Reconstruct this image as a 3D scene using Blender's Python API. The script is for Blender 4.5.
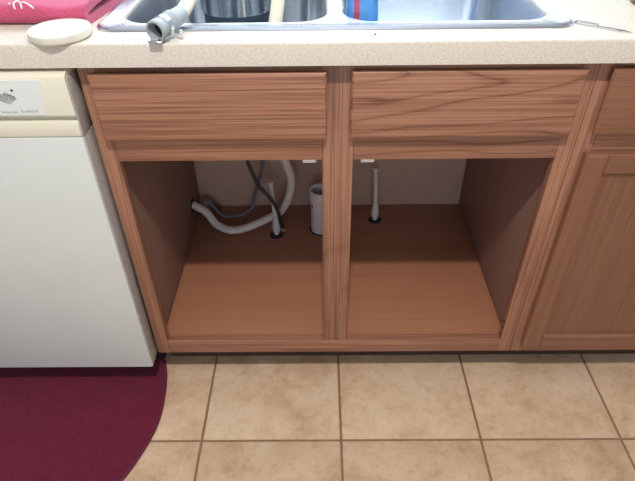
import bpy, bmesh, math, random
from mathutils import Vector, Matrix

# ------------------------------------------------------------------ clear
for o in list(bpy.data.objects):
    bpy.data.objects.remove(o)
S = bpy.context.scene
C = S.collection
random.seed(4)

# ------------------------------------------------------------------ camera
cam_d = bpy.data.cameras.new('camera')
cam = bpy.data.objects.new('camera', cam_d)
C.objects.link(cam)
RT, UP, FW = Vector((0.99996, 0.00014, -0.00908)), Vector((0.00700, 0.62444, 0.78104)), Vector((-0.00578, 0.78107, -0.62442))
M = Matrix((RT, UP, -FW)).transposed().to_4x4()
M.translation = (-0.03186, -0.93721, 1.22617)
cam.matrix_world = M
cam_d.sensor_fit = 'HORIZONTAL'
cam_d.sensor_width = 36.0
cam_d.lens = 548.9 / 635 * 36.0
cam_d.clip_start = 0.02
S.camera = cam

# ------------------------------------------------------------------ daylight, lamps, exposure
SKY = (0.70, 0.84, 1.0)
SKY_STRENGTH = 9.0
LAMP_W = 34.0
LAMP_COL = (1.0, 0.95, 0.88)
LAMP_POS = (-0.04, -1.0, 2.435)
w = bpy.data.worlds.new('sky')
S.world = w
w.use_nodes = True
bg = w.node_tree.nodes['Background']
bg.inputs['Color'].default_value = (*SKY, 1)
bg.inputs['Strength'].default_value = SKY_STRENGTH
WX0, WX1, WZ0, WZ1, WALL_Y = -0.75, 0.65, 1.10, 2.10, 0.640
FRONT_Y = -3.2
BX0, BX1, BZ0, BZ1 = -0.62, 0.56, 1.00, 2.05
def portal(name, loc, rot, sx, sy):
    d = bpy.data.lights.new(name, 'AREA')
    d.shape = 'RECTANGLE'; d.size = sx; d.size_y = sy
    d.cycles.is_portal = True
    o = bpy.data.objects.new(name, d); C.objects.link(o)
    o.location = loc; o.rotation_euler = rot
    return o
portal('window_portal', ((WX0 + WX1) / 2, WALL_Y + 0.10, (WZ0 + WZ1) / 2), (-math.pi / 2, 0, 0), WX1 - WX0, WZ1 - WZ0)
portal('window_portal', ((BX0 + BX1) / 2, FRONT_Y - 0.10, (BZ0 + BZ1) / 2), (math.pi / 2, 0, 0), BX1 - BX0, BZ1 - BZ0)
S.view_settings.view_transform = 'Standard'
S.view_settings.look = 'None'
S.view_settings.gamma = 1.0
S.view_settings.use_curve_mapping = False
S.view_settings.exposure = 0.0

# ------------------------------------------------------------------ materials
def s2l(c):
    return tuple(((v / 255) / 12.92 if v / 255 <= 0.04045 else ((v / 255 + 0.055) / 1.055) ** 2.4) for v in c)
def new_mat(name):
    m = bpy.data.materials.new(name); m.use_nodes = True
    nt = m.node_tree
    return m, nt, nt.nodes['Principled BSDF']
def N(nt, typ, **kw):
    n = nt.nodes.new(typ)
    for k, v in kw.items():
        setattr(n, k, v)
    return n
def coords(nt, scale, jitter=True):
    tc = N(nt, 'ShaderNodeTexCoord'); mp = N(nt, 'ShaderNodeMapping')
    mp.inputs['Scale'].default_value = scale
    if jitter:
        oi = N(nt, 'ShaderNodeObjectInfo')
        sc = N(nt, 'ShaderNodeVectorMath', operation='SCALE')
        sc.inputs[0].default_value = (3.1, 5.7, 4.3)
        nt.links.new(oi.outputs['Random'], sc.inputs['Scale'])
        ad = N(nt, 'ShaderNodeVectorMath', operation='ADD')
        nt.links.new(tc.outputs['Object'], ad.inputs[0]); nt.links.new(sc.outputs[0], ad.inputs[1])
        nt.links.new(ad.outputs[0], mp.inputs['Vector'])
    else:
        nt.links.new(tc.outputs['Object'], mp.inputs['Vector'])
    return mp.outputs['Vector']
def noise(nt, vec, scale, detail=4, rough=0.55, dist=0.0):
    n = N(nt, 'ShaderNodeTexNoise')
    n.inputs['Scale'].default_value = scale; n.inputs['Detail'].default_value = detail
    n.inputs['Roughness'].default_value = rough; n.inputs['Distortion'].default_value = dist
    nt.links.new(vec, n.inputs['Vector'])
    return n.outputs['Fac']
def ramp(nt, fac, stops):
    r = N(nt, 'ShaderNodeValToRGB')
    e = r.color_ramp.elements
    while len(e) < len(stops):
        e.new(0.5)
    for i, (p, c) in enumerate(stops):
        e[i].position = p; e[i].color = (*c, 1)
    nt.links.new(fac, r.inputs['Fac'])
    return r.outputs['Color']
def mix(nt, mode, fac, a, b):
    n = N(nt, 'ShaderNodeMix', data_type='RGBA', blend_type=mode)
    for sock, v in ((n.inputs[0], fac), (n.inputs[6], a), (n.inputs[7], b)):
        if isinstance(v, (int, float)):
            sock.default_value = v
        elif isinstance(v, tuple):
            sock.default_value = (*v, 1)
        else:
            nt.links.new(v, sock)
    return n.outputs[2]
def bump(nt, b, h, strength, dist=0.001):
    n = N(nt, 'ShaderNodeBump')
    n.inputs['Strength'].default_value = strength; n.inputs['Distance'].default_value = dist
    nt.links.new(h, n.inputs['Height']); nt.links.new(n.outputs['Normal'], b.inputs['Normal'])
def plain(name, col, rough=0.5, metal=0.0, var=0.06, scale=40.0, bmp=0.0, spec=0.5):
    m, nt, b = new_mat(name)
    v = coords(nt, (1, 1, 1))
    f = noise(nt, v, scale, 3)
    lo = tuple(c * (1 - var) for c in col); hi = tuple(min(1, c * (1 + var)) for c in col)
    nt.links.new(ramp(nt, f, [(0.3, lo), (0.7, hi)]), b.inputs['Base Color'])
    b.inputs['Roughness'].default_value = rough; b.inputs['Metallic'].default_value = metal
    b.inputs['Specular IOR Level'].default_value = spec
    if bmp:
        bump(nt, b, f, bmp)
    return m
def oak(name, axis, light, mid, dark, rough=0.45, band=1.0, fine=0.5, fig=0.25, stretch=0.085, rings=13.0):
    m, nt, b = new_mat(name)
    g = {'x': 0, 'z': 2, 'y': 1}[axis]
    sc = [1.0, 1.0, 1.0]; sc[g] = stretch
    v = coords(nt, tuple(sc))
    # slow cathedral figure: thin dark rings of a warped field
    n1 = noise(nt, v, 8.0 * band, 2, 0.4, 0.3)
    mul = N(nt, 'ShaderNodeMath', operation='MULTIPLY'); mul.inputs[1].default_value = rings
    nt.links.new(n1, mul.inputs[0])
    fr = N(nt, 'ShaderNodeMath', operation='PINGPONG'); fr.inputs[1].default_value = 1.0
    nt.links.new(mul.outputs[0], fr.inputs[0])
    c1 = ramp(nt, fr.outputs[0], [(0.0, dark), (0.12, mid), (0.40, light)])
    # straight fine grain and open pores
    sc2 = [1.0, 1.0, 1.0]; sc2[g] = 0.010
    v2 = coords(nt, tuple(sc2))
    n2 = noise(nt, v2, 290.0, 2, 0.55)
    c2 = ramp(nt, n2, [(0.36, dark), (0.50, mid), (0.60, light)])
    n3 = noise(nt, v2, 240.0, 2, 0.5)
    c3 = ramp(nt, n3, [(0.3, mid), (0.7, light)])
    a = mix(nt, 'MIX', fig, c3, c1)
    a = mix(nt, 'MIX', fine * 0.85, a, c2)
    # board to board tone
    oi = N(nt, 'ShaderNodeObjectInfo')
    tone = ramp(nt, oi.outputs['Random'], [(0.0, (0.92, 0.92, 0.92)), (1.0, (1.05, 1.03, 1.0))])
    a = mix(nt, 'MULTIPLY', 1.0, a, tone)
    nt.links.new(a, b.inputs['Base Color'])
    b.inputs['Roughness'].default_value = rough
    b.inputs['Specular IOR Level'].default_value = 0.35
    bump(nt, b, n2, 0.12, 0.0006)
    return m

OL, OM, OD = s2l((171, 124, 99)), s2l((147, 101, 78)), s2l((94, 61, 48))
oak_x = oak('oak_grain_across', 'x', OL, OM, OD, fine=0.70, fig=0.10)
oak_z = oak('oak_grain_upright', 'z', OL, OM, OD, fig=0.45, stretch=0.10, fine=0.6, rings=18.0)
oak_fig = oak('oak_cathedral_across', 'x', OL, OM, s2l((70, 36, 26)), fig=0.72, stretch=0.15, fine=0.45, rings=22.0)
DL, DM, DD = s2l((142, 100, 76)), s2l((128, 87, 65)), s2l((96, 61, 45))
door_z = oak('oak_door_upright', 'z', DL, DM, DD, fine=0.3, fig=0.15)
door_x = oak('oak_door_across', 'x', DL, DM, DD, fine=0.4, fig=0.3)
PL, PM = s2l((174, 119, 90)), s2l((164, 108, 80))
shelf_ply = oak('plywood_floor', 'x', PL, PM, s2l((146, 90, 67)), 0.5, 0.35, 0.12)
side_ply = oak('plywood_side', 'z', s2l((146, 114, 102)), s2l((138, 106, 95)), s2l((124, 93, 82)), 0.55, 0.6, 0.3)
for nd in shelf_ply.node_tree.nodes:
    if nd.type == 'BSDF_PRINCIPLED':
        nd.inputs['Coat Weight'].default_value = 0.35; nd.inputs['Coat Roughness'].default_value = 0.22
back_board = plain('back_board', s2l((176, 142, 124)), 0.6, var=0.05, scale=18)
dark_wood = plain('toe_kick_brown', s2l((70, 48, 40)), 0.6)

# laminate countertop with fine speckle
lam, nt, b = new_mat('speckled_laminate')
v = coords(nt, (1, 1, 1), False)
n1 = noise(nt, v, 520, 2, 0.7); n2 = noise(nt, v, 210, 3, 0.6)
c = ramp(nt, n1, [(0.30, s2l((186, 170, 152))), (0.46, s2l((216, 206, 190))), (0.66, s2l((226, 218, 204)))])
c = mix(nt, 'MULTIPLY', 0.5, c, ramp(nt, n2, [(0.35, (0.78, 0.75, 0.72)), (0.55, (1, 1, 1))]))
nt.links.new(c, b.inputs['Base Color']); b.inputs['Roughness'].default_value = 0.42

# ceramic tile
tile_m, nt, b = new_mat('mottled_beige_tile')
v = coords(nt, (1, 1, 1))
n1 = noise(nt, v, 9, 5, 0.65, 0.4); n2 = noise(nt, v, 45, 5, 0.7); n3 = noise(nt, v, 170, 2)
c = ramp(nt, n1, [(0.30, s2l((192, 157, 125))), (0.5, s2l((213, 182, 150))), (0.7, s2l((222, 196, 167)))])
c = mix(nt, 'MULTIPLY', 0.65, c, ramp(nt, n2, [(0.30, (0.80, 0.74, 0.67)), (0.52, (1, 1, 1))]))
c = mix(nt, 'MULTIPLY', 0.35, c, ramp(nt, n3, [(0.3, (0.84, 0.82, 0.8)), (0.6, (1, 1, 1))]))
nt.links.new(c, b.inputs['Base Color']); b.inputs['Roughness'].default_value = 0.5
b.inputs['Specular IOR Level'].default_value = 0.35
bump(nt, b, n2, 0.25, 0.0012)
grout_m = plain('brown_grout', s2l((142, 112, 84)), 0.9, var=0.15, scale=60)

# woven rug
rug_m, nt, b = new_mat('burgundy_pile')
v = coords(nt, (1, 1, 1), False)
n1 = noise(nt, v, 420, 3, 0.7); n2 = noise(nt, v, 30, 4)
c = ramp(nt, n1, [(0.3, s2l((80, 20, 40))), (0.7, s2l((126, 36, 62)))])
c = mix(nt, 'MULTIPLY', 0.6, c, ramp(nt, n2, [(0.3, (0.78, 0.78, 0.8)), (0.65, (1, 1, 1))]))
nt.links.new(c, b.inputs['Base Color']); b.inputs['Roughness'].default_value = 0.95
b.inputs['Specular IOR Level'].default_value = 0.15
b.inputs['Sheen Weight'].default_value = 0.15
bump(nt, b, n1, 0.7, 0.002)
rug_edge_m = plain('burgundy_binding', s2l((98, 28, 50)), 0.85)

# towel
towel_m, nt, b = new_mat('pink_red_terry')
v = coords(nt, (1, 1, 1), False)
n1 = noise(nt, v, 380, 2, 0.7)
c = ramp(nt, n1, [(0.3, s2l((176, 58, 92))), (0.7, s2l((204, 90, 122)))])
nt.links.new(c, b.inputs['Base Color']); b.inputs['Roughness'].default_value = 0.95
b.inputs['Sheen Weight'].default_value = 0.2
bump(nt, b, n1, 0.6, 0.0015)

# stainless steel, brushed along x
steel, nt, b = new_mat('brushed_stainless')
v = coords(nt, (0.03, 1, 1), False)
n1 = noise(nt, v, 600, 2)
nt.links.new(ramp(nt, n1, [(0.3, (0.64, 0.67, 0.70)), (0.7, (0.76, 0.79, 0.82))]), b.inputs['Base Color'])
b.inputs['Metallic'].default_value = 1.0; b.inputs['Roughness'].default_value = 0.27
chrome = plain('polished_metal', (0.72, 0.76, 0.80), 0.14, 1.0, 0.03)
pot_dark = plain('dark_pot_base', s2l((70, 84, 100)), 0.4, 0.6)
white_enamel = plain('white_enamel', s2l((212, 214, 208)), 0.35, var=0.015, scale=6)
cream = plain('cream_plastic', s2l((226, 220, 198)), 0.45, var=0.02, scale=8)
badge_m = plain('badge_plate', s2l((226, 229, 224)), 0.4, var=0.01)
dw_body_shade = plain('grey_body_and_edge_shade', s2l((172, 166, 160)), 0.6)  # tub body grey; on the door edge strips it stands in for shade
ink = plain('grey_ink', s2l((150, 154, 148)), 0.6)
ink_dark = plain('dark_ink', s2l((40, 48, 44)), 0.6)
ink_pale = plain('pale_grey_ink', s2l((178, 186, 182)), 0.6)
black_m = plain('black_rubber', s2l((38, 36, 38)), 0.5)
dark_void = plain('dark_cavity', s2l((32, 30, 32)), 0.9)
pvc = plain('white_pvc', s2l((208, 200, 196)), 0.4, var=0.02)
hose_w = plain('translucent_white_hose', s2l((204, 192, 184)), 0.45, var=0.04)
hose_g = plain('grey_hose', s2l((104, 104, 114)), 0.5)
pipe_w = plain('pale_supply_pipe', s2l((204, 196, 190)), 0.4)
hose_b = plain('beige_hose', s2l((222, 212, 188)), 0.5, var=0.03)
coupling_m = plain('grey_rubber_coupling', s2l((156, 164, 166)), 0.55, var=0.05)
lid_m = plain('ivory_plastic', s2l((222, 217, 200)), 0.4, var=0.015)
blue_m = plain('blue_packet', s2l((70, 140, 205)), 0.35, var=0.12, scale=60)
red_m = plain('red_stripe', s2l((170, 60, 90)), 0.4)
white_pl = plain('white_plastic', s2l((240, 238, 232)), 0.4, var=0.01)
brown_m = plain('brown_glaze', s2l((120, 92, 72)), 0.35)
crumb_m = plain('dark_crumb', s2l((70, 58, 50)), 0.9)
wall_m = plain('painted_wall', s2l((208, 210, 214)), 0.85, var=0.02, scale=80, bmp=0.05)
ceil_m = plain('ceiling_paint', s2l((226, 228, 234)), 0.9, var=0.01)
trim_m = plain('white_trim', s2l((236, 234, 228)), 0.45, var=0.01)
glass_m, nt, b = new_mat('window_glass')
nt.nodes.remove(b)
tr = N(nt, 'ShaderNodeBsdfTransparent'); gl = N(nt, 'ShaderNodeBsdfGlossy'); gl.inputs['Roughness'].default_value = 0.02
mx = N(nt, 'ShaderNodeMixShader'); mx.inputs[0].default_value = 0.06
nt.links.new(tr.outputs[0], mx.inputs[1]); nt.links.new(gl.outputs[0], mx.inputs[2])
nt.links.new(mx.outputs[0], nt.nodes['Material Output'].inputs['Surface'])
lens_m, nt, b = new_mat('lamp_lens')
b.inputs['Base Color'].default_value = (1, 1, 1, 1)
b.inputs['Emission Color'].default_value = (*LAMP_COL, 1); b.inputs['Emission Strength'].default_value = 12

# ------------------------------------------------------------------ builders
def base_of(p):
    return Vector(p.get('_w', (0, 0, 0))) if p else Vector((0, 0, 0))
WORLD = {}
def link(name, me, m, parent=None, origin=(0, 0, 0)):
    """mesh coordinates are relative to 'origin', which is a world point"""
    o = bpy.data.objects.new(name, me); C.objects.link(o)
    if m and not me.materials:
        me.materials.append(m)
    origin = Vector(origin)
    WORLD[o] = origin
    if parent:
        o.parent = parent; o.location = origin - WORLD[parent]
    else:
        o.location = origin
    return o
def thing(name, loc, label, cat, group=None):
    o = bpy.data.objects.new(name, None); C.objects.link(o)
    o.location = loc; WORLD[o] = Vector(loc); o.empty_display_size = 0.05
    return tag(o, label, cat, group)
def tag(o, label=None, cat=None, group=None, kind=None):
    if label: o['label'] = label
    if cat: o['category'] = cat
    if group: o['group'] = group
    if kind: o['kind'] = kind
    return o
def finish(bm, name, smooth=None):
    bmesh.ops.recalc_face_normals(bm, faces=bm.faces)
    me = bpy.data.meshes.new(name); bm.to_mesh(me); bm.free()
    if smooth is not None:
        for p in me.polygons: p.use_smooth = True
        me.set_sharp_from_angle(angle=math.radians(smooth))
    return me
def add_box(bm, x0, x1, y0, y1, z0, z1, bevel=0.0, seg=2):
    r = bmesh.ops.create_cube(bm, size=1.0)
    for q in r['verts']:
        q.co = Vector(((x0 + x1) / 2 + q.co.x * (x1 - x0), (y0 + y1) / 2 + q.co.y * (y1 - y0), (z0 + z1) / 2 + q.co.z * (z1 - z0)))
    if bevel:
        es = list({e for q in r['verts'] for e in q.link_edges})
        bmesh.ops.bevel(bm, geom=es, offset=bevel, segments=seg, profile=0.5, affect='EDGES')
def box(name, x0, x1, y0, y1, z0, z1, m, parent=None, bevel=0.0012, seg=2):
    c = Vector(((x0 + x1) / 2, (y0 + y1) / 2, (z0 + z1) / 2))
    bm = bmesh.new()
    add_box(bm, x0 - c.x, x1 - c.x, y0 - c.y, y1 - c.y, z0 - c.z, z1 - c.z, bevel, seg)
    return link(name, finish(bm, name, 35 if bevel else None), m, parent, c)
def boxes(name, lst, m, parent=None):
    bm = bmesh.new()
    for a in lst: add_box(bm, *a)
    return link(name, finish(bm, name), m, parent)
def profile_slab(name, x0, x1, z0, z1, prof, m, parent, closed_back=True):
    """a board facing -y; prof = [(inset, y), ...] from the back edge to the front face"""
    c = Vector(((x0 + x1) / 2, prof[0][1], (z0 + z1) / 2))
    bm = bmesh.new(); rings = []
    for ins, y in prof:
        rings.append([bm.verts.new((x - c.x, y - c.y, z - c.z)) for x, z in
                      ((x0 + ins, z0 + ins), (x1 - ins, z0 + ins), (x1 - ins, z1 - ins), (x0 + ins, z1 - ins))])
    for a, b_ in zip(rings, rings[1:]):
        for i in range(4):
            bm.faces.new((a[i], a[(i + 1) % 4], b_[(i + 1) % 4], b_[i]))
    bm.faces.new(rings[-1])
    if closed_back: bm.faces.new(rings[0][::-1])
    return link(name, finish(bm, name, 20), m, parent, c)
def extrude_x(name, prof, x0, x1, m, parent=None, smooth=30):
    """polygon in (y, z) extruded along x"""
    cy = sum(p[0] for p in prof) / len(prof); cz = sum(p[1] for p in prof) / len(prof); cx = (x0 + x1) / 2
    bm = bmesh.new()
    a = [bm.verts.new((x0 - cx, y - cy, z - cz)) for y, z in prof]
    b_ = [bm.verts.new((x1 - cx, y - cy, z - cz)) for y, z in prof]
    n = len(prof)
    for i in range(n):
        bm.faces.new((a[i], a[(i + 1) % n], b_[(i + 1) % n], b_[i]))
    bm.faces.new(a[::-1]); bm.faces.new(b_)
    return link(name, finish(bm, name, smooth), m, parent, (cx, cy, cz))
def spline(pts, n=10):
    P = [Vector(p) for p in pts]; out = []
    for i in range(len(P) - 1):
        p0 = P[max(i - 1, 0)]; p1 = P[i]; p2 = P[i + 1]; p3 = P[min(i + 2, len(P) - 1)]
        for k in range(n):
            t = k / n
            out.append(0.5 * ((2 * p1) + (p2 - p0) * t + (2 * p0 - 5 * p1 + 4 * p2 - p3) * t * t + (3 * p1 - p0 - 3 * p2 + p3) * t ** 3))
    out.append(P[-1])
    return out
def tube(name, pts, r, m, parent=None, seg=16, n=10, rib=0.0, hollow=0.0):
    P = spline(pts, n) if n > 1 else [Vector(p) for p in pts]
    o = P[0].copy(); P = [q - o for q in P]
    rr = (lambda i: r[i] if isinstance(r, list) else r * (1 + (rib * (i % 2))))
    bm = bmesh.new(); rings = []
    t = (P[1] - P[0]).normalized()
    u = t.orthogonal().normalized()
    for i, q in enumerate(P):
        t2 = (P[min(i + 1, len(P) - 1)] - P[max(i - 1, 0)]).normalized()
        u = (u - t2 * u.dot(t2)).normalized(); w_ = t2.cross(u)
        rings.append([bm.verts.new(q + (u * math.cos(2 * math.pi * k / seg) + w_ * math.sin(2 * math.pi * k / seg)) * rr(i)) for k in range(seg)])
    for a, b_ in zip(rings, rings[1:]):
        for k in range(seg):
            bm.faces.new((a[k], a[(k + 1) % seg], b_[(k + 1) % seg], b_[k]))
    bm.faces.new(rings[-1])
    bm.faces.new(rings[0][::-1])
    return link(name, finish(bm, name, 50), m, parent, o)
def lathe(name, prof, m, parent, origin, axis=(0, 0, 1), seg=32, smooth=40):
    """prof = [(r, h), ...] turned about 'axis'; a radius of 0 closes to a point"""
    R = Vector((0, 0, 1)).rotation_difference(Vector(axis).normalized()).to_matrix()
    bm = bmesh.new(); rings = []
    for r, h in prof:
        if r < 1e-6:
            rings.append([bm.verts.new(R @ Vector((0, 0, h)))])
        else:
            rings.append([bm.verts.new(R @ Vector((r * math.cos(2 * math.pi * k / seg), r * math.sin(2 * math.pi * k / seg), h))) for k in range(seg)])
    for a, b_ in zip(rings, rings[1:]):
        for k in range(seg):
            k2 = (k + 1) % seg
            vs = [a[k % len(a)], a[k2 % len(a)], b_[k2 % len(b_)], b_[k % len(b_)]]
            vs = list(dict.fromkeys(vs))
            if len(vs) > 2: bm.faces.new(vs)
    return link(name, finish(bm, name, smooth), m, parent, origin)
def rrect(x0, x1, y0, y1, r, z, n=8):
    out = []
    for cx, cy, a0 in ((x1 - r, y1 - r, 0), (x0 + r, y1 - r, 90), (x0 + r, y0 + r, 180), (x1 - r, y0 + r, 270)):
        for k in range(n + 1):
            a = math.radians(a0 + 90 * k / n)
            out.append((cx + r * math.cos(a), cy + r * math.sin(a), z))
    return out
def rings_mesh(bm, loops, cap=True):
    R = [[bm.verts.new(p) for p in l] for l in loops]
    n = len(R[0])
    for a, b_ in zip(R, R[1:]):
        for i in range(n):
            bm.faces.new((a[i], a[(i + 1) % n], b_[(i + 1) % n], b_[i]))
    if cap: bm.faces.new(R[-1])
    return R

# ------------------------------------------------------------------ the room
RX0, RX1, CEIL = -2.2, 2.2, 2.44
# floor: grout bed with separate tiles
bm = bmesh.new(); add_box(bm, RX0, RX1, FRONT_Y, WALL_Y, -0.10, -0.0025)
floor = tag(link('floor', finish(bm, 'floor'), grout_m), 'beige ceramic tile floor with brown grout', kind='structure')
PITCH, GAP = 0.3431, 0.0062
TX, TY = -0.3281, -0.1894
h = (PITCH - GAP) / 2
bm = bmesh.new(); r_ = bmesh.ops.create_cube(bm, size=1.0)
for q in bm.verts: q.co = Vector((q.co.x * 2 * h, q.co.y * 2 * h, q.co.z * 0.0085 - 0.00425))
top = [e for e in bm.edges if all(q.co.z > -0.001 for q in e.verts)]
bmesh.ops.bevel(bm, geom=top, offset=0.0016, segments=2, profile=0.5, affect='EDGES')
tile_me = finish(bm, 'tile', 35); tile_me.materials.append(tile_m)
for i in range(-5, 8):
    for j in range(-9, 3):
        cx, cy = TX + (i + 0.5) * PITCH, TY + (j + 0.5) * PITCH
        if cx - h < RX0 or cx + h > RX1 or cy - h < FRONT_Y or cy + h > WALL_Y: continue
        t = link('tile', tile_me, None, floor, (cx, cy, 0))
        t.rotation_euler.z = random.choice((0, 1, 2, 3)) * math.pi / 2
# walls
def wall_with_hole(name, y0, y1, hx0, hx1, hz0, hz1):
    return tag(boxes(name, [(RX0, RX1, y0, y1, 0, hz0), (RX0, RX1, y0, y1, hz1, CEIL), (RX0, hx0, y0, y1, hz0, hz1), (hx1, RX1, y0, y1, hz0, hz1)], wall_m), kind='structure')
tag(wall_with_hole('wall_back', WALL_Y, WALL_Y + 0.12, WX0, WX1, WZ0, WZ1), 'painted wall behind the sink with a window')
tag(wall_with_hole('wall_front', FRONT_Y - 0.12, FRONT_Y, BX0, BX1, BZ0, BZ1), 'painted wall opposite the sink with an added fill window')
tag(box('wall_left', RX0 - 0.1, RX0, FRONT_Y - .12, WALL_Y + .12, 0, CEIL, wall_m, None, 0), 'plain painted side wall on the dishwasher side', kind='structure')
tag(box('wall_right', RX1, RX1 + 0.1, FRONT_Y - .12, WALL_Y + .12, 0, CEIL, wall_m, None, 0), 'plain painted side wall on the drawer side', kind='structure')
tag(box('ceiling', RX0 - .1, RX1 + .1, FRONT_Y - .12, WALL_Y + .12, CEIL, CEIL + 0.1, ceil_m, None, 0), 'white painted flat ceiling', kind='structure')
def window(name, x0, x1, z0, z1, y0, y1, label):
    t = thing(name, ((x0 + x1) / 2, y0, z0), label, None); t['kind'] = 'structure'
    f = 0.05
    for a in ((x0, x1, z0, z0 + f), (x0, x1, z1 - f, z1)):
        box('window_frame', a[0], a[1], y0, y1, a[2], a[3], trim_m, t)
    for a in ((x0, x0 + f), (x1 - f, x1), ((x0 + x1) / 2 - f / 2, (x0 + x1) / 2 + f / 2)):
        box('window_frame', a[0], a[1], y0, y1, z0 + f, z1 - f, trim_m, t)
    xm = (x0 + x1) / 2
    for a in ((x0 + f, xm - f / 2), (xm + f / 2, x1 - f)):
        box('pane', a[0], a[1], (y0 + y1) / 2 - .002, (y0 + y1) / 2 + .002, z0 + f, z1 - f, glass_m, t, 0)
window('window_1', WX0, WX1, WZ0, WZ1, WALL_Y + .03, WALL_Y + .08, 'white framed window above the sink')
window('fill_window', BX0, BX1, BZ0, BZ1, FRONT_Y - .08, FRONT_Y - .03, 'added unseen white framed fill window on the opposite wall')  # unseen window added to brighten and cool the shaded cabinet inside
# recessed ceiling light
dl = thing('recessed_ceiling_light', LAMP_POS, 'round recessed ceiling light above the floor before the sink', 'light')
lathe('trim_ring', [(0.062, 0.004), (0.085, 0.004), (0.088, 0.0), (0.084, -0.004), (0.066, -0.004), (0.062, 0.0), (0.062, 0.004)], trim_m, dl, LAMP_POS)
lathe('lens', [(0.0, 0.0025), (0.0615, 0.0025)], lens_m, dl, LAMP_POS)
ld = bpy.data.lights.new('recessed_light', 'AREA'); ld.shape = 'DISK'; ld.size = 0.10
ld.energy = LAMP_W; ld.color = LAMP_COL
lo = bpy.data.objects.new('recessed_light', ld); C.objects.link(lo); lo.location = (LAMP_POS[0], LAMP_POS[1], LAMP_POS[2] - 0.006)

# ------------------------------------------------------------------ sink base cabinet
XA, XB = -0.457, 0.457
FT = 0.019                                            # face frame thickness
Z0, ZB, ZM, ZTOP = 0.105, 0.150, 0.6785, 0.876
sb = thing('sink_base_cabinet', (0, 0.3, 0), 'oak sink base cabinet with both doors removed, empty inside', 'cabinet')
box('side_panel', XA, -0.441, FT, 0.62, Z0, ZTOP, side_ply, sb, 0.0005)
box('side_panel', 0.441, XB - .0003, FT, 0.62, Z0, ZTOP, side_ply, sb, 0.0005)
bp = box('back_panel', -0.441, 0.441, 0.610, 0.618, 0.10, 0.70, back_board, sb, 0)
# cabinet floor with three round pipe holes
FLZ = 0.146
fp = box('bottom_panel', -0.4405, 0.4405, 0.0215, 0.610, FLZ - 0.012, FLZ, shelf_ply, sb, 0.001)
box('toe_kick', XA, XB, 0.075, 0.087, 0.0, Z0 + .02, dark_wood, sb, 0)
def stile(x0, x1, z0, z1, m, par): return box('stile', x0, x1, 0, FT, z0, z1, m, par, 0.0016)
stile(XA, -0.4263, Z0, ZTOP, oak_z, sb)
st_r = stile(0.4263, XB - .0002, Z0, ZTOP, oak_z, sb)
stile(-0.0277, 0.0326, ZB, ZTOP, oak_z, sb)
box('bottom_rail', -0.4263, 0.4263, 0, FT, Z0, ZB, oak_x, sb, 0.0016)
box('top_rail', -0.4263, -0.0277, 0, FT, ZTOP - 0.038, ZTOP, oak_x, sb, 0.0016)
box('top_rail', 0.0326, 0.4263, 0, FT, ZTOP - 0.038, ZTOP, oak_x, sb, 0.0016)
box('middle_rail', -0.4263, -0.0277, 0, FT, ZM, 0.752, oak_x, sb, 0.0016)
box('middle_rail', 0.0326, 0.4263, 0, FT, ZM, 0.752, oak_fig, sb, 0.0016)
DP = [(0.010, -0.0003), (0.0005, -0.0115), (0.0, -0.0135), (0.0008, -0.0158), (0.003, -0.0180), (0.006, -0.019)]   # reverse bevelled edge
profile_slab('drawer_front', -0.4365, -0.0190, 0.7315, 0.8615, DP, oak_x, sb)
profile_slab('drawer_front', 0.0240, 0.4330, 0.7345, 0.8630, DP, oak_fig, sb)
for x0 in (-0.067, 0.049):
    k = box('magnetic_catch', x0, x0 + 0.028, FT, 0.045, 0.6605, 0.695, white_pl, sb, 0.002)
    k['label'] = 'small white magnetic door catch'
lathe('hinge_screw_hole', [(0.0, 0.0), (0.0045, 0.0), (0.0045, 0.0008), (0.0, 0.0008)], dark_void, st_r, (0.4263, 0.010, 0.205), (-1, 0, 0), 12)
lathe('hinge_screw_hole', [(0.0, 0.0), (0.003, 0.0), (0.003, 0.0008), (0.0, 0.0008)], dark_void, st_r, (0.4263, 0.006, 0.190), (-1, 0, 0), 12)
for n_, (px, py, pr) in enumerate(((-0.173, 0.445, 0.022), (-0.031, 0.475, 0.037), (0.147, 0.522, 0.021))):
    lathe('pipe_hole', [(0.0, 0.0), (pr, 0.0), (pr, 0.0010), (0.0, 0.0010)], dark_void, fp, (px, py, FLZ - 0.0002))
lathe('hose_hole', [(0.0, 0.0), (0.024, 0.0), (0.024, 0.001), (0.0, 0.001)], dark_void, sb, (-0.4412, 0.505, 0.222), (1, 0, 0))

# ------------------------------------------------------------------ neighbouring base cabinet with drawer and door
nb = thing('base_cabinet', (0.70, 0.3, 0), 'oak base cabinet with a closed drawer and panelled door, right of sink', 'cabinet')
NX0, NX1 = 0.4573, 0.93
stile(NX0, 0.492, Z0, ZTOP, oak_z, nb); stile(NX1 - 0.035, NX1, Z0, ZTOP, oak_z, nb)
for za, zb_, nm in ((Z0, ZB, 'bottom_rail'), (0.681, 0.752, 'middle_rail'), (ZTOP - .038, ZTOP, 'top_rail')):
    box(nm, 0.492, NX1 - 0.035, 0, FT, za, zb_, oak_x, nb, 0.0016)
box('side_panel', NX0, NX0 + .016, FT, 0.62, Z0, ZTOP, side_ply, nb, 0.0005)
box('side_panel', NX1 - .016, NX1, FT, 0.62, Z0, ZTOP, side_ply, nb, 0.0005)
box('back_panel', NX0 + .016, NX1 - .016, 0.610, 0.618, 0.10, 0.87, back_board, nb, 0)
box('bottom_panel', NX0 + .016, NX1 - .016, 0.0215, 0.610, FLZ - .012, FLZ, shelf_ply, nb, 0.001)
box('toe_kick', NX0, NX1, 0.075, 0.087, 0, Z0 + .02, dark_wood, nb, 0)
profile_slab('drawer_front', 0.4755, 0.913, 0.7365, 0.8645, DP, door_x, nb)
dr = thing('door', (0.478, -0.010, 0.1375), None, None); dr.parent = nb; dr.location = WORLD[dr] - WORLD[nb]
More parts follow.
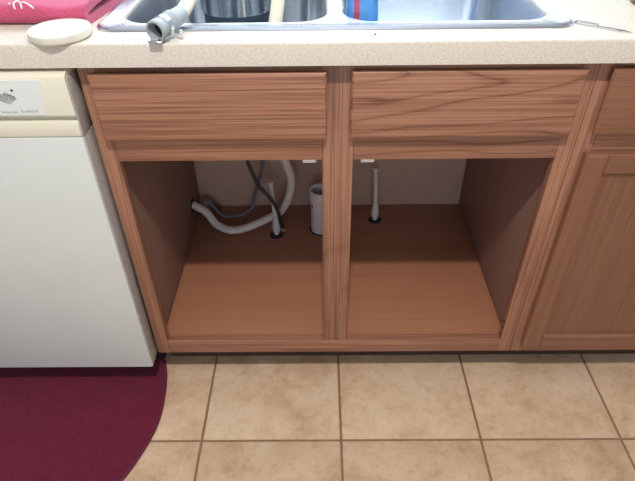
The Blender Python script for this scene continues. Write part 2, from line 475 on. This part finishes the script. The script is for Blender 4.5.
DX0, DX1, DZ0, DZ1, SW = 0.4775, 0.910, 0.1375, 0.6945, 0.044
def door_member(name, x0, x1, z0, z1, m):
    return profile_slab(name, x0, x1, z0, z1, [(0, -0.0003), (0, -0.0145), (0.002, -0.0175), (0.005, -0.019)], m, dr)
door_member('door_stile', DX0, DX0 + SW, DZ0, DZ1, door_z); door_member('door_stile', DX1 - SW, DX1, DZ0, DZ1, door_z)
door_member('door_rail', DX0 + SW, DX1 - SW, DZ0, DZ0 + SW, door_x); door_member('door_rail', DX0 + SW, DX1 - SW, DZ1 - SW, DZ1, door_x)
box('door_panel', DX0 + SW, DX1 - SW, -0.0105, -0.003, DZ0 + SW, DZ1 - SW, door_z, dr, 0)

# ------------------------------------------------------------------ countertop (one slab with a sink cut-out)
CT, CB, CF = 0.9165, 0.8765, -0.026
SX0, SX1, SY0, SY1 = -0.428, 0.418, 0.034, 0.588        # sink outline
hx0, hx1, hy0, hy1 = SX0 + .02, SX1 - .02, SY0 + .02, SY1 - .02
KX0, KX1 = -1.09, 0.945
ct = thing('countertop', (0, 0.3, CB), 'beige speckled laminate countertop running over dishwasher and cabinets', 'countertop')
rr = 0.004
front = [(CF, CB), (CF, CT - rr)] + [(CF + rr - rr * math.cos(a), CT - rr + rr * math.sin(a)) for a in (math.pi / 6, math.pi / 3, math.pi / 2)] + [(hy0, CT), (hy0, CB + .002), (0.02, CB + .002), (0.02, CB)]
slab = extrude_x('slab', front, KX0, KX1, lam, ct)
bm = bmesh.new(); bm.from_mesh(slab.data)
o_ = WORLD[slab]
for a in ((KX0, hx0, hy0, 0.639), (hx1, KX1, hy0, 0.639), (hx0, hx1, hy1, 0.639)):
    add_box(bm, a[0] - o_.x, a[1] - o_.x, a[2] - o_.y, a[3] - o_.y, CB + .002 - o_.z, CT - o_.z)
bm.to_mesh(slab.data); bm.free()
box('backsplash', KX0, KX1, 0.618, 0.639, CT, CT + 0.10, lam, ct, 0.003)

# ------------------------------------------------------------------ stainless double sink
sk = thing('double_bowl_sink', (-.005, 0.31, CT), 'stainless steel double bowl drop-in sink', 'sink')
bm = bmesh.new()
skirt = [rrect(SX0, SX1, SY0, SY1, .035, CT + .0006), rrect(SX0 + .001, SX1 - .001, SY0 + .001, SY1 - .001, .034, CT + .003),
         rrect(SX0 + .006, SX1 - .006, SY0 + .006, SY1 - .006, .031, CT + .0062), rrect(SX0 + .011, SX1 - .011, SY0 + .011, SY1 - .011, .028, CT + .0055),
         rrect(SX0 + .016, SX1 - .016, SY0 + .016, SY1 - .016, .025, CT + .0035)]
R = rings_mesh(bm, skirt, cap=False)
edge_out = [bm.edges.get((R[-1][i], R[-1][(i + 1) % len(R[-1])])) for i in range(len(R[-1]))]
bowls = ((-0.396, -0.014), (0.011, 0.392))
BY0, BY1, BR = 0.068, 0.500, 0.062
edges = list(edge_out); ZD = CT + .0035
for bx0, bx1 in bowls:
    L = [bm.verts.new(p) for p in rrect(bx0, bx1, BY0, BY1, BR, ZD, 10)]
    edges += [bm.edges.new((L[i], L[(i + 1) % len(L)])) for i in range(len(L))]
bmesh.ops.triangle_fill(bm, use_beauty=True, edges=edges)
link('rim', finish(bm, 'rim', 30), steel, sk)
for bx0, bx1 in bowls:
    bm = bmesh.new(); loops = []
    for ins, z in ((0, ZD), (.002, ZD - .0006), (.004, ZD - .0025), (.006, ZD - .007), (.009, ZD - .04), (.014, ZD - .13), (.018, ZD - .155), (.028, ZD - .170), (.045, ZD - .176), (.06, ZD - .177)):
        loops.append(rrect(bx0 + ins, bx1 - ins, BY0 + ins, BY1 - ins, max(BR - ins * .4, .02), z, 10))
    rings_mesh(bm, loops)
    bw = link('bowl', finish(bm, 'bowl', 60), steel, sk)
    lathe('drain_strainer', [(0.0, 0.0006), (.030, .0006), (.036, .003), (.044, .003), (.046, .0004)], chrome, bw, ((bx0 + bx1) / 2, .31, ZD - .177))

# ------------------------------------------------------------------ dishwasher
DWX0, DWX1, DF = -1.069, -0.4660, -0.036
dw = thing('dishwasher', (-.765, .28, 0), 'white built-in dishwasher with cream control panel', 'dishwasher')
box('tub_body', DWX0 + .004, DWX1 - .004, 0.022, 0.58, 0.09, 0.868, dw_body_shade, dw, 0.002)
def door_slab(name, z0, z1, m, bevel=0.003, f=DF, par=None):
    return box(name, DWX0, DWX1, f, 0.020, z0, z1, m, par or dw, bevel)
door_slab('door', 0.092, 0.7505, white_enamel, 0.0025)
strip = door_slab('handle_strip', 0.7515, 0.782, cream, 0.003)
box('grip_recess', DWX0 + .002, DWX1 - .002, DF + .014, 0.020, 0.782, 0.791, cream, dw, 0)
cpz = [(0.020, 0.791), (DF + .003, 0.791), (DF, 0.794), (DF, 0.859), (DF + .002, 0.864), (DF + .008, 0.868), (DF + .014, 0.8695), (0.020, 0.8695)]
cp = extrude_x('control_panel', cpz, DWX0, DWX1, cream, dw)
# badge plate, emblem and faint lettering
bm = bmesh.new()
pl = [(-0.98, .7955), (-.519, .7955), (-.5175, .797), (-.5085, .856), (-.511, .8600), (-.98, .8600)]
fr_ = [bm.verts.new((x + .7, DF - .0012, z - .82)) for x, z in pl]; bk_ = [bm.verts.new((x + .7, DF + .0005, z - .82)) for x, z in pl]
for i in range(len(pl)): bm.faces.new((fr_[i], fr_[(i + 1) % len(pl)], bk_[(i + 1) % len(pl)], bk_[i]))
bm.faces.new(fr_); bm.faces.new(bk_[::-1])
badge = link('badge_plate', finish(bm, 'badge_plate'), badge_m, cp, (-.7, 0, .82))
def flat_poly(name, pts, y, m, par):
    c = Vector((sum(q[0] for q in pts) / len(pts), y, sum(q[1] for q in pts) / len(pts)))
    bm = bmesh.new()
    a = [bm.verts.new((x - c.x, 0, z - c.z)) for x, z in pts]; b_ = [bm.verts.new((x - c.x, .0004, z - c.z)) for x, z in pts]
    for i in range(len(pts)): bm.faces.new((a[i], a[(i + 1) % len(pts)], b_[(i + 1) % len(pts)], b_[i]))
    bm.faces.new(a); bm.faces.new(b_[::-1])
    return link(name, finish(bm, name), m, par, c)
ex, ez = -.5755, .8300
em = bmesh.new()
def em_quad(pts, y):
    vs = [em.verts.new((x, y, z)) for x, z in pts]; em.faces.new(vs)
em_quad([(-.019, -.001), (.001, -.0135), (.017, -.002), (.0, .010)], 0)
e1 = link('emblem', finish(em, 'emblem'), ink_pale, cp, (ex, DF - .0016, ez))
strokes = bmesh.new()
def stroke(bm, a, b_, wd, y):
    a, b_ = Vector(a), Vector(b_); d = (b_ - a).normalized(); n_ = Vector((-d.y, d.x)) * wd / 2
    bm.faces.new([bm.verts.new((q.x, y, q.y)) for q in (a + n_, a - n_, b_ - n_, b_ + n_)])
for a, b_ in (((-.017, .0), (-.010, .008)), ((-.010, .008), (-.006, -.004)), ((-.015, .002), (-.007, .001)), ((-.003, .006), (-.001, -.005)), ((-.003, .006), (.004, .004)),
              ((.004, .004), (.001, -.001)), ((.006, .006), (.008, -.005)), ((.004, .004), (.011, .003)), ((.015, .002), (.010, .001)), ((.010, .001), (.014, -.003)), ((.014, -.003), (.009, -.005)), ((-.017, -.004), (-.003, -.009))):
    stroke(strokes, a, b_, .0022, 0)
link('emblem_lettering', finish(strokes, 'emblem_lettering'), ink, cp, (ex, DF - .0019, ez))
lathe('indicator_dot', [(0, .0), (.0022, 0), (.0022, .0006), (0, .0006)], ink_dark, cp, (-.5625, DF - .0012, .8425), (0, -1, 0), 12)
lt = bmesh.new()
rnd = random.Random(3)
for x0, x1, hgt, zz in ((-.594, -.566, .0032, .8005), (-.5585, -.5295, .0042, .8015)):
    x = x0
    while x < x1:
        hh = hgt * (1.35 if rnd.random() < .25 or x == x0 else 0.85)
        stroke(lt, (x, zz - .8), (x, zz - .8 + hh), .0008, 0)
        if rnd.random() < .8: stroke(lt, (x, zz - .8 + rnd.choice((.0004, hgt * .8))), (x + .0018, zz - .8 + rnd.choice((.0004, hgt * .8))), .0008, 0)
        x += .0023
link('panel_lettering', finish(lt, 'panel_lettering'), ink, cp, (0, DF - .0016, .8))
box('edge_shade_strip', DWX1, DWX1 + .0022, DF + .004, 0.020, 0.100, 0.7500, dw_body_shade, dw, 0.0008)  # grey strips added over the door side, shade put in as colour
box('edge_shade_strip', DWX1, DWX1 + .0022, DF + .004, 0.020, 0.7520, 0.860, dw_body_shade, dw, 0.0008)
box('kick_panel', DWX0 + .01, DWX1 - .006, 0.062, 0.074, 0.005, 0.115, black_m, dw, 0.001)

# ------------------------------------------------------------------ rug
right = [(-0.478, 0.060), (-0.466, 0.045), (-0.453, 0.0), (-0.4465, -0.045), (-0.4425, -0.10), (-0.4445, -0.145), (-0.4535, -0.190), (-0.470, -0.240), (-0.494, -0.293), (-0.54, -0.365), (-0.61, -0.43), (-0.71, -0.475), (-0.82, -0.49)]
outl = spline([(x, y, 0) for x, y in right], 5)
outl = [(q.x, q.y) for q in outl]
outl += [(-1.64 - x, y) for x, y in outl[-2::-1]]
rg = thing('floor_mat', (-.82, -.2, 0), 'burgundy woven mat with a curved edge in front of dishwasher', 'rug')
cxr, cyr = -.82, -.2
def ring(sc, z): 
    out = []
    for x, y in outl:
        d = Vector((x - cxr, y - cyr)); d = d - d.normalized() * sc
        out.append((d.x, d.y, z))
    return out
bm = bmesh.new()
rings_mesh(bm, [ring(.006, .0005), ring(.006, .0062)])
link('pile', finish(bm, 'pile', 30), rug_m, rg, (cxr, cyr, 0))
bm = bmesh.new()
rings_mesh(bm, [ring(.006, .0002), ring(.001, .0002), ring(0, .002), ring(0, .005), ring(.0015, .0068), ring(.004, .0072), ring(.0062, .0062)], cap=False)
link('bound_edge', finish(bm, 'bound_edge', 50), rug_edge_m, rg, (cxr, cyr, 0))

# ------------------------------------------------------------------ plumbing inside the cabinet
hs = tube('drain_hose', [(-.4398, .504, .223), (-.426, .50, .219), (-.396, .49, .203), (-.364, .468, .171), (-.320, .452, .1605), (-.276, .460, .161), (-.208, .483, .178), (-.158, .49, .208), (-.129, .49, .268), (-.120, .48, .335), (-.133, .46, .405), (-.165, .43, .53), (-.19, .41, .66), (-.20, .40, .70)], .0125, hose_w, None, 16, 10, 0.03)
tag(hs, 'thick whitish drain hose curving up from the left cabinet side', 'hose')
hg = tube('supply_hose', [(-.4402, .532, .204), (-.433, .53, .203), (-.402, .538, .212), (-.383, .54, .192), (-.368, .54, .166), (-.345, .535, .1545), (-.293, .54, .158), (-.255, .54, .189), (-.242, .53, .242), (-.222, .50, .315), (-.201, .48, .393), (-.17, .47, .55), (-.15, .46, .70)], .0052, hose_g, None, 12, 8)
tag(hg, 'thin grey supply tube looping behind the white hose', 'hose')
hb = thing('sprayer_hose', (-.148, .42, .178), 'thin black hose hanging down beside the left pipe stub', 'hose')
tube('hose', [(-.262, .46, .66), (-.252, .45, .50), (-.240, .44, .417), (-.228, .43, .384), (-.213, .42, .349), (-.180, .41, .31), (-.161, .41, .267), (-.154, .415, .214), (-.149, .419, .192)], .0056, black_m, hb, 12, 8)
tube('metal_fitting', [(-.1505, .418, .198), (-.146, .4215, .178)], .0062, chrome, hb, 12, 1)
tube('metal_nut', [(-.1474, .4205, .184), (-.1445, .4225, .172)], .0085, chrome, hb, 6, 1)
def supply_stub(x, y, ztop, lean, label):
    t = thing('supply_pipe_stub', (x, y, FLZ), label, 'pipe', 'supply pipe stubs')
    tube('pipe', [(x, y, FLZ + .0008), (x, y, FLZ + .05), (x + lean * .3, y, FLZ + .10), (x + lean, y, ztop - .012), (x + lean * 1.03, y, ztop - .01), (x + lean * 1.05, y, ztop)], [.0075, .0075, .0075, .0075, .0095, .0100], pipe_w, t, 16, 1)
    lathe('compression_nut', [(.0076, .0), (.0118, .002), (.0125, .010), (.0125, .028), (.0105, .034), (.0105, .046), (.0076, .050)], pipe_w, t, (x, y, FLZ + .012), (0, 0, 1), 12)
    lathe('dark_grommet', [(.0077, .0035), (.017, .0030), (.0215, .0011), (.0077, .0011)], black_m, t, (x, y, FLZ), (0, 0, 1), 24)
supply_stub(-.172, .447, .345, -.008, 'pale pipe stub rising through the floor beside the black hose')
supply_stub(.147, .522, .346, -.007, 'pale pipe stub standing alone in the right side of the cabinet')
pv = thing('waste_pipe', (-.031, .475, FLZ), 'wide white open-topped waste pipe behind the centre post', 'pipe')
lathe('pipe', [(.0315, .001), (.0315, .110), (.0345, .111), (.0345, .150), (.0335, .1525), (.0290, .1525), (.028, .150), (.028, .02), (.0, .02)], pvc, pv, (-.031, .475, FLZ))
flat_poly('pipe_marking', [(-.058, .243), (-.053, .243), (-.053, .253), (-.058, .253)], .4553, ink_dark, pv)

# ------------------------------------------------------------------ things on the counter
# towel: thick cloth folded once, fold towards the front, open end to the right
tw = thing('folded_towel', (-.64, .18, CT), 'thick pinkish red folded towel on the counter left of sink', 'towel')
T0, T1, thk = .0675, .34, .0135
sec = []
def zt(y): return .032 + .006 * math.sin((y - T0) * 14)
nb_ = 10
out_pts, in_pts = [], []
out_pts += [(T1, .0008), ((T0 + T1) / 2, .0006), (T0 + .018, .0006)]
for k in range(nb_ + 1):
    a = -math.pi / 2 - math.pi * k / nb_
    out_pts.append((T0 + .018 + .018 * math.cos(a), .0172 + .0166 * math.sin(a)))
for k in range(1, 9):
    y = T0 + .018 + (T1 - T0 - .018) * k / 8
    out_pts.append((y, .0338 + .004 * math.sin((y - T0) * 16)))
for k in range(8, 0, -1):
    y = T0 + .022 + (T1 - T0 - .022) * k / 8
    in_pts.append((y, .0338 - thk + .004 * math.sin((y - T0) * 16)))
in_pts += [(T0 + .018, .020), (T0 + .0145, .0172), (T0 + .018, .0146), ((T0 + T1) / 2, .0125), (T1, .012)]
sec = out_pts + in_pts
bm = bmesh.new(); rings = []
nx = 34
for i in range(nx + 1):
    f = i / nx; row = []
    for y, z in sec:
        xe = -.443 + .14 * max(0, y - T0 - .01)
        x = -.88 + (xe + .88) * f
        bulge = 1 + .06 * math.sin(x * 31 + y * 9) + .05 * math.sin(x * 57 + 1.3)
        row.append(bm.verts.new((x + .64, y - .18 + .004 * math.sin(x * 18), z * (bulge if z > .001 else 1))))
    rings.append(row)
n = len(sec)
for a, b_ in zip(rings, rings[1:]):
    for k in range(n): bm.faces.new((a[k], a[(k + 1) % n], b_[(k + 1) % n], b_[k]))
bm.faces.new(rings[0][::-1]); bm.faces.new(rings[-1])
link('cloth', finish(bm, 'cloth', 60), towel_m, tw, (-.64, .18, CT))
def towel_z(x, y):
    z = .0338 + .004 * math.sin((y - T0) * 16) if y > T0 + .018 else .0172 + .0166 * math.sqrt(max(0, 1 - ((y - T0 - .018) / .018) ** 2))
    return CT + z * (1 + .06 * math.sin(x * 31 + y * 9) + .05 * math.sin(x * 57 + 1.3)) + .0012
for pts in ([(-.566, .0705), (-.569, .075), (-.571, .081), (-.567, .088), (-.561, .083), (-.557, .077), (-.554, .0705)], [(-.556, .084), (-.549, .080), (-.540, .075), (-.534, .0715)], [(-.577, .082), (-.580, .080)]):
    tube('printed_mark', [(x, y, towel_z(x, y)) for x, y in pts], .0014, white_pl, tw, 6, 3)

# ivory lid
ld_t = thing('round_lid', (-.466, .02, CT), 'ivory round plastic lid at the front edge of counter', 'lid')
ax = Vector((-.012, -.010, 1)).normalized()
LO = Vector((-.4725, .0135, .9245))
lathe('disc', [(0, -.0068), (.0495, -.0068), (.0510, -.0058), (.0516, -.004), (.0516, .0050), (.0511, .0063), (.0500, .0069), (.0485, .0070), (0, .0070)], lid_m, ld_t, LO, ax, 48, 60)
lathe('centre_dimple', [(0, .0002), (.003, .0002), (.003, .0), (0, 0)], dw_body_shade, ld_t, LO + ax * .0069 + Vector((-.006, .008, -.0001)), ax, 12)

# hose with rubber coupling lying over the front of the counter and into the left bowl
dh = thing('loose_drain_hose', (-.30, .0, CT), 'beige hose with grey rubber coupling lying over the sink edge', 'hose')
E0, E1 = Vector((-.299, -.026, .9362)), Vector((-.2805, .020, .9400))
axis = (E1 - E0).normalized()
lathe('rubber_coupling', [(.0132, .020), (.0132, .0), (.0138, -.0015), (.0165, -.0015), (.0176, .0), (.0176, .009), (.0162, .011), (.0162, .040), (.0172, .042), (.0172, .050), (.0150, .056), (.0146, .078), (.0132, .080)], coupling_m, dh, E0, axis, 32)
lathe('coupling_bore', [(0, .0), (.0133, .0)], dark_void, dh, E0 + axis * .018, axis, 24)
lathe('band_clamp', [(.0164, 0), (.0176, .0003), (.0176, .0085), (.0164, .0088)], chrome, dh, E0 + axis * .020, axis, 32)
box('clamp_screw', -.3115, -.2885, -.0385, -.0290, .9200, .9250, chrome, dh, .002)
box('clamp_lug', -.306, -.294, -.036, -.0275, .9240, .9280, coupling_m, dh, .0015)
lathe('clamp_bolt', [(0, 0), (.003, 0), (.003, .010), (.0045, .010), (.0045, .014), (0, .014)], chrome, dh, (-.272, -.004, .9285), (.8, -.5, .1), 12)
tube('hose', [tuple(E0 + axis * .070), (-.267, .060, .9455), (-.263, .10, .953), (-.262, .17, .962), (-.245, .26, .985), (-.20, .335, 1.01), (-.14, .33, 1.005), (-.112, .25, .985), (-.106, .17, .960), (-.108, .125, .935), (-.113, .098, .905), (-.118, .094, .86), (-.13, .12, .80), (-.15, .17, .768)], .0122, hose_b, dh, 16, 8, 0.02)

# pot standing in the left bowl
pt = thing('steel_pot', (-.205, .27, ZD - .177), 'shiny metal pot standing in the left sink bowl', 'pot')
PO = (-.205, .275, ZD - .1765)
lathe('pot_base', [(0, 0), (.062, 0), (.068, .004), (.070, .012), (.070, .148), (.066, .148), (.066, .02), (0, .016)], pot_dark, pt, PO, (0, 0, 1), 40)
lathe('pot_wall', [(.0705, .143), (.0735, .146), (.0740, .153), (.0745, .215), (.0765, .222), (.0775, .225), (.0765, .227), (.0735, .224), (.0715, .216), (.0705, .153), (.0705, .143)], chrome, pt, PO, (0, 0, 1), 48)
tube('handle', [(-.2785, .27, .948), (-.300, .262, .950), (-.325, .255, .948), (-.335, .255, .940)], .006, chrome, pt, 10, 6)

# blue packet in the right bowl
bk = thing('blue_packet', (.045, .16, ZD - .177), 'blue packet with a red stripe standing in the right sink bowl', 'packet')
bm = bmesh.new()
loops = []
for z, wx, wy, dx in ((0.001, .018, .012, .022), (.005, .021, .016, .021), (.06, .027, .021, .012), (.12, .031, .022, .002), (.17, .030, .019, .001), (.195, .029, .012, .000), (.21, .029, .004, -.001), (.222, .029, .0015, -.001)):
    loops.append(rrect(dx - wx, dx + wx, -wy, wy, min(wy * .9, .012), z, 5))
rings_mesh(bm, loops)
bmesh.ops.contextual_create(bm, geom=[e for e in bm.edges if e.is_boundary])
link('wrapper', finish(bm, 'wrapper', 50), blue_m, bk, (.0500, .165, ZD - .1765))
bm = bmesh.new(); rings = []
for z, wy in ((.12, .0228), (.145, .0216), (.17, .0198), (.195, .0128), (.21, .0048)):
    rings.append([bm.verts.new((x, -wy, z)) for x in (-.016, -.005)])
for a, b_ in zip(rings, rings[1:]): bm.faces.new((a[0], a[1], b_[1], b_[0]))
link('red_stripe', finish(bm, 'red_stripe'), red_m, bk, (.0500, .165, ZD - .1765))

# thin knife beside the sink
kn = thing('table_knife', (.455, .033, CT), 'thin silver knife lying on the counter beside sink corner', 'knife')
A, B = Vector((.4195, .062, 0)), Vector((.494, .0025, 0))
d = (B - A).normalized(); s_ = Vector((-d.y, d.x, 0))
def blade(name, t0, t1, widths, z0, z1, m):
    bm = bmesh.new(); lo_, hi_ = [], []
    n_ = len(widths); pl_, pr_ = [], []
    for i, wd in enumerate(widths):
        q = A + (B - A) * (t0 + (t1 - t0) * i / (n_ - 1))
        pl_.append(q + s_ * wd); pr_.append(q - s_ * wd)
    poly = pl_ + pr_[::-1]
    c_ = Vector((.455, .033, 0))
    a = [bm.verts.new((q.x - c_.x, q.y - c_.y, z0)) for q in poly]; b_ = [bm.verts.new((q.x - c_.x, q.y - c_.y, z1)) for q in poly]
    for i in range(len(poly)): bm.faces.new((a[i], a[(i + 1) % len(poly)], b_[(i + 1) % len(poly)], b_[i]))
    bm.faces.new(a[::-1]); bm.faces.new(b_)
    return link(name, finish(bm, name), m, kn, (c_.x, c_.y, CT))
blade('handle', 0.0, 0.42, [.0026, .0038, .0044, .0040, .0034], .0004, .0046, chrome)
blade('blade', 0.42, 1.0, [.0034, .0050, .0048, .0036, .0008], .0004, .0022, chrome)

cr = bmesh.new(); bmesh.ops.create_icosphere(cr, subdivisions=1, radius=.0018)
for q in cr.verts: q.co.x *= 1.3 + .4 * random.random(); q.co.z = max(q.co.z, -.0016) * .7
tag(link('crumb', finish(cr, 'crumb'), crumb_m, None, (.063, .008, CT + .0012)), 'tiny dark crumb on the counter in front of right bowl', 'crumb')

cup = thing('brown_cup', (.588, .175, CT), 'brown rounded cup at the right end of the counter', 'cup')
lathe('cup_body', [(0, 0), (.018, 0), (.022, .003), (.026, .02), (.028, .05), (.028, .07), (.026, .07), (.024, .02), (0, .008)], brown_m, cup, (.592, .178, CT + .0002), (0, 0, 1), 32)
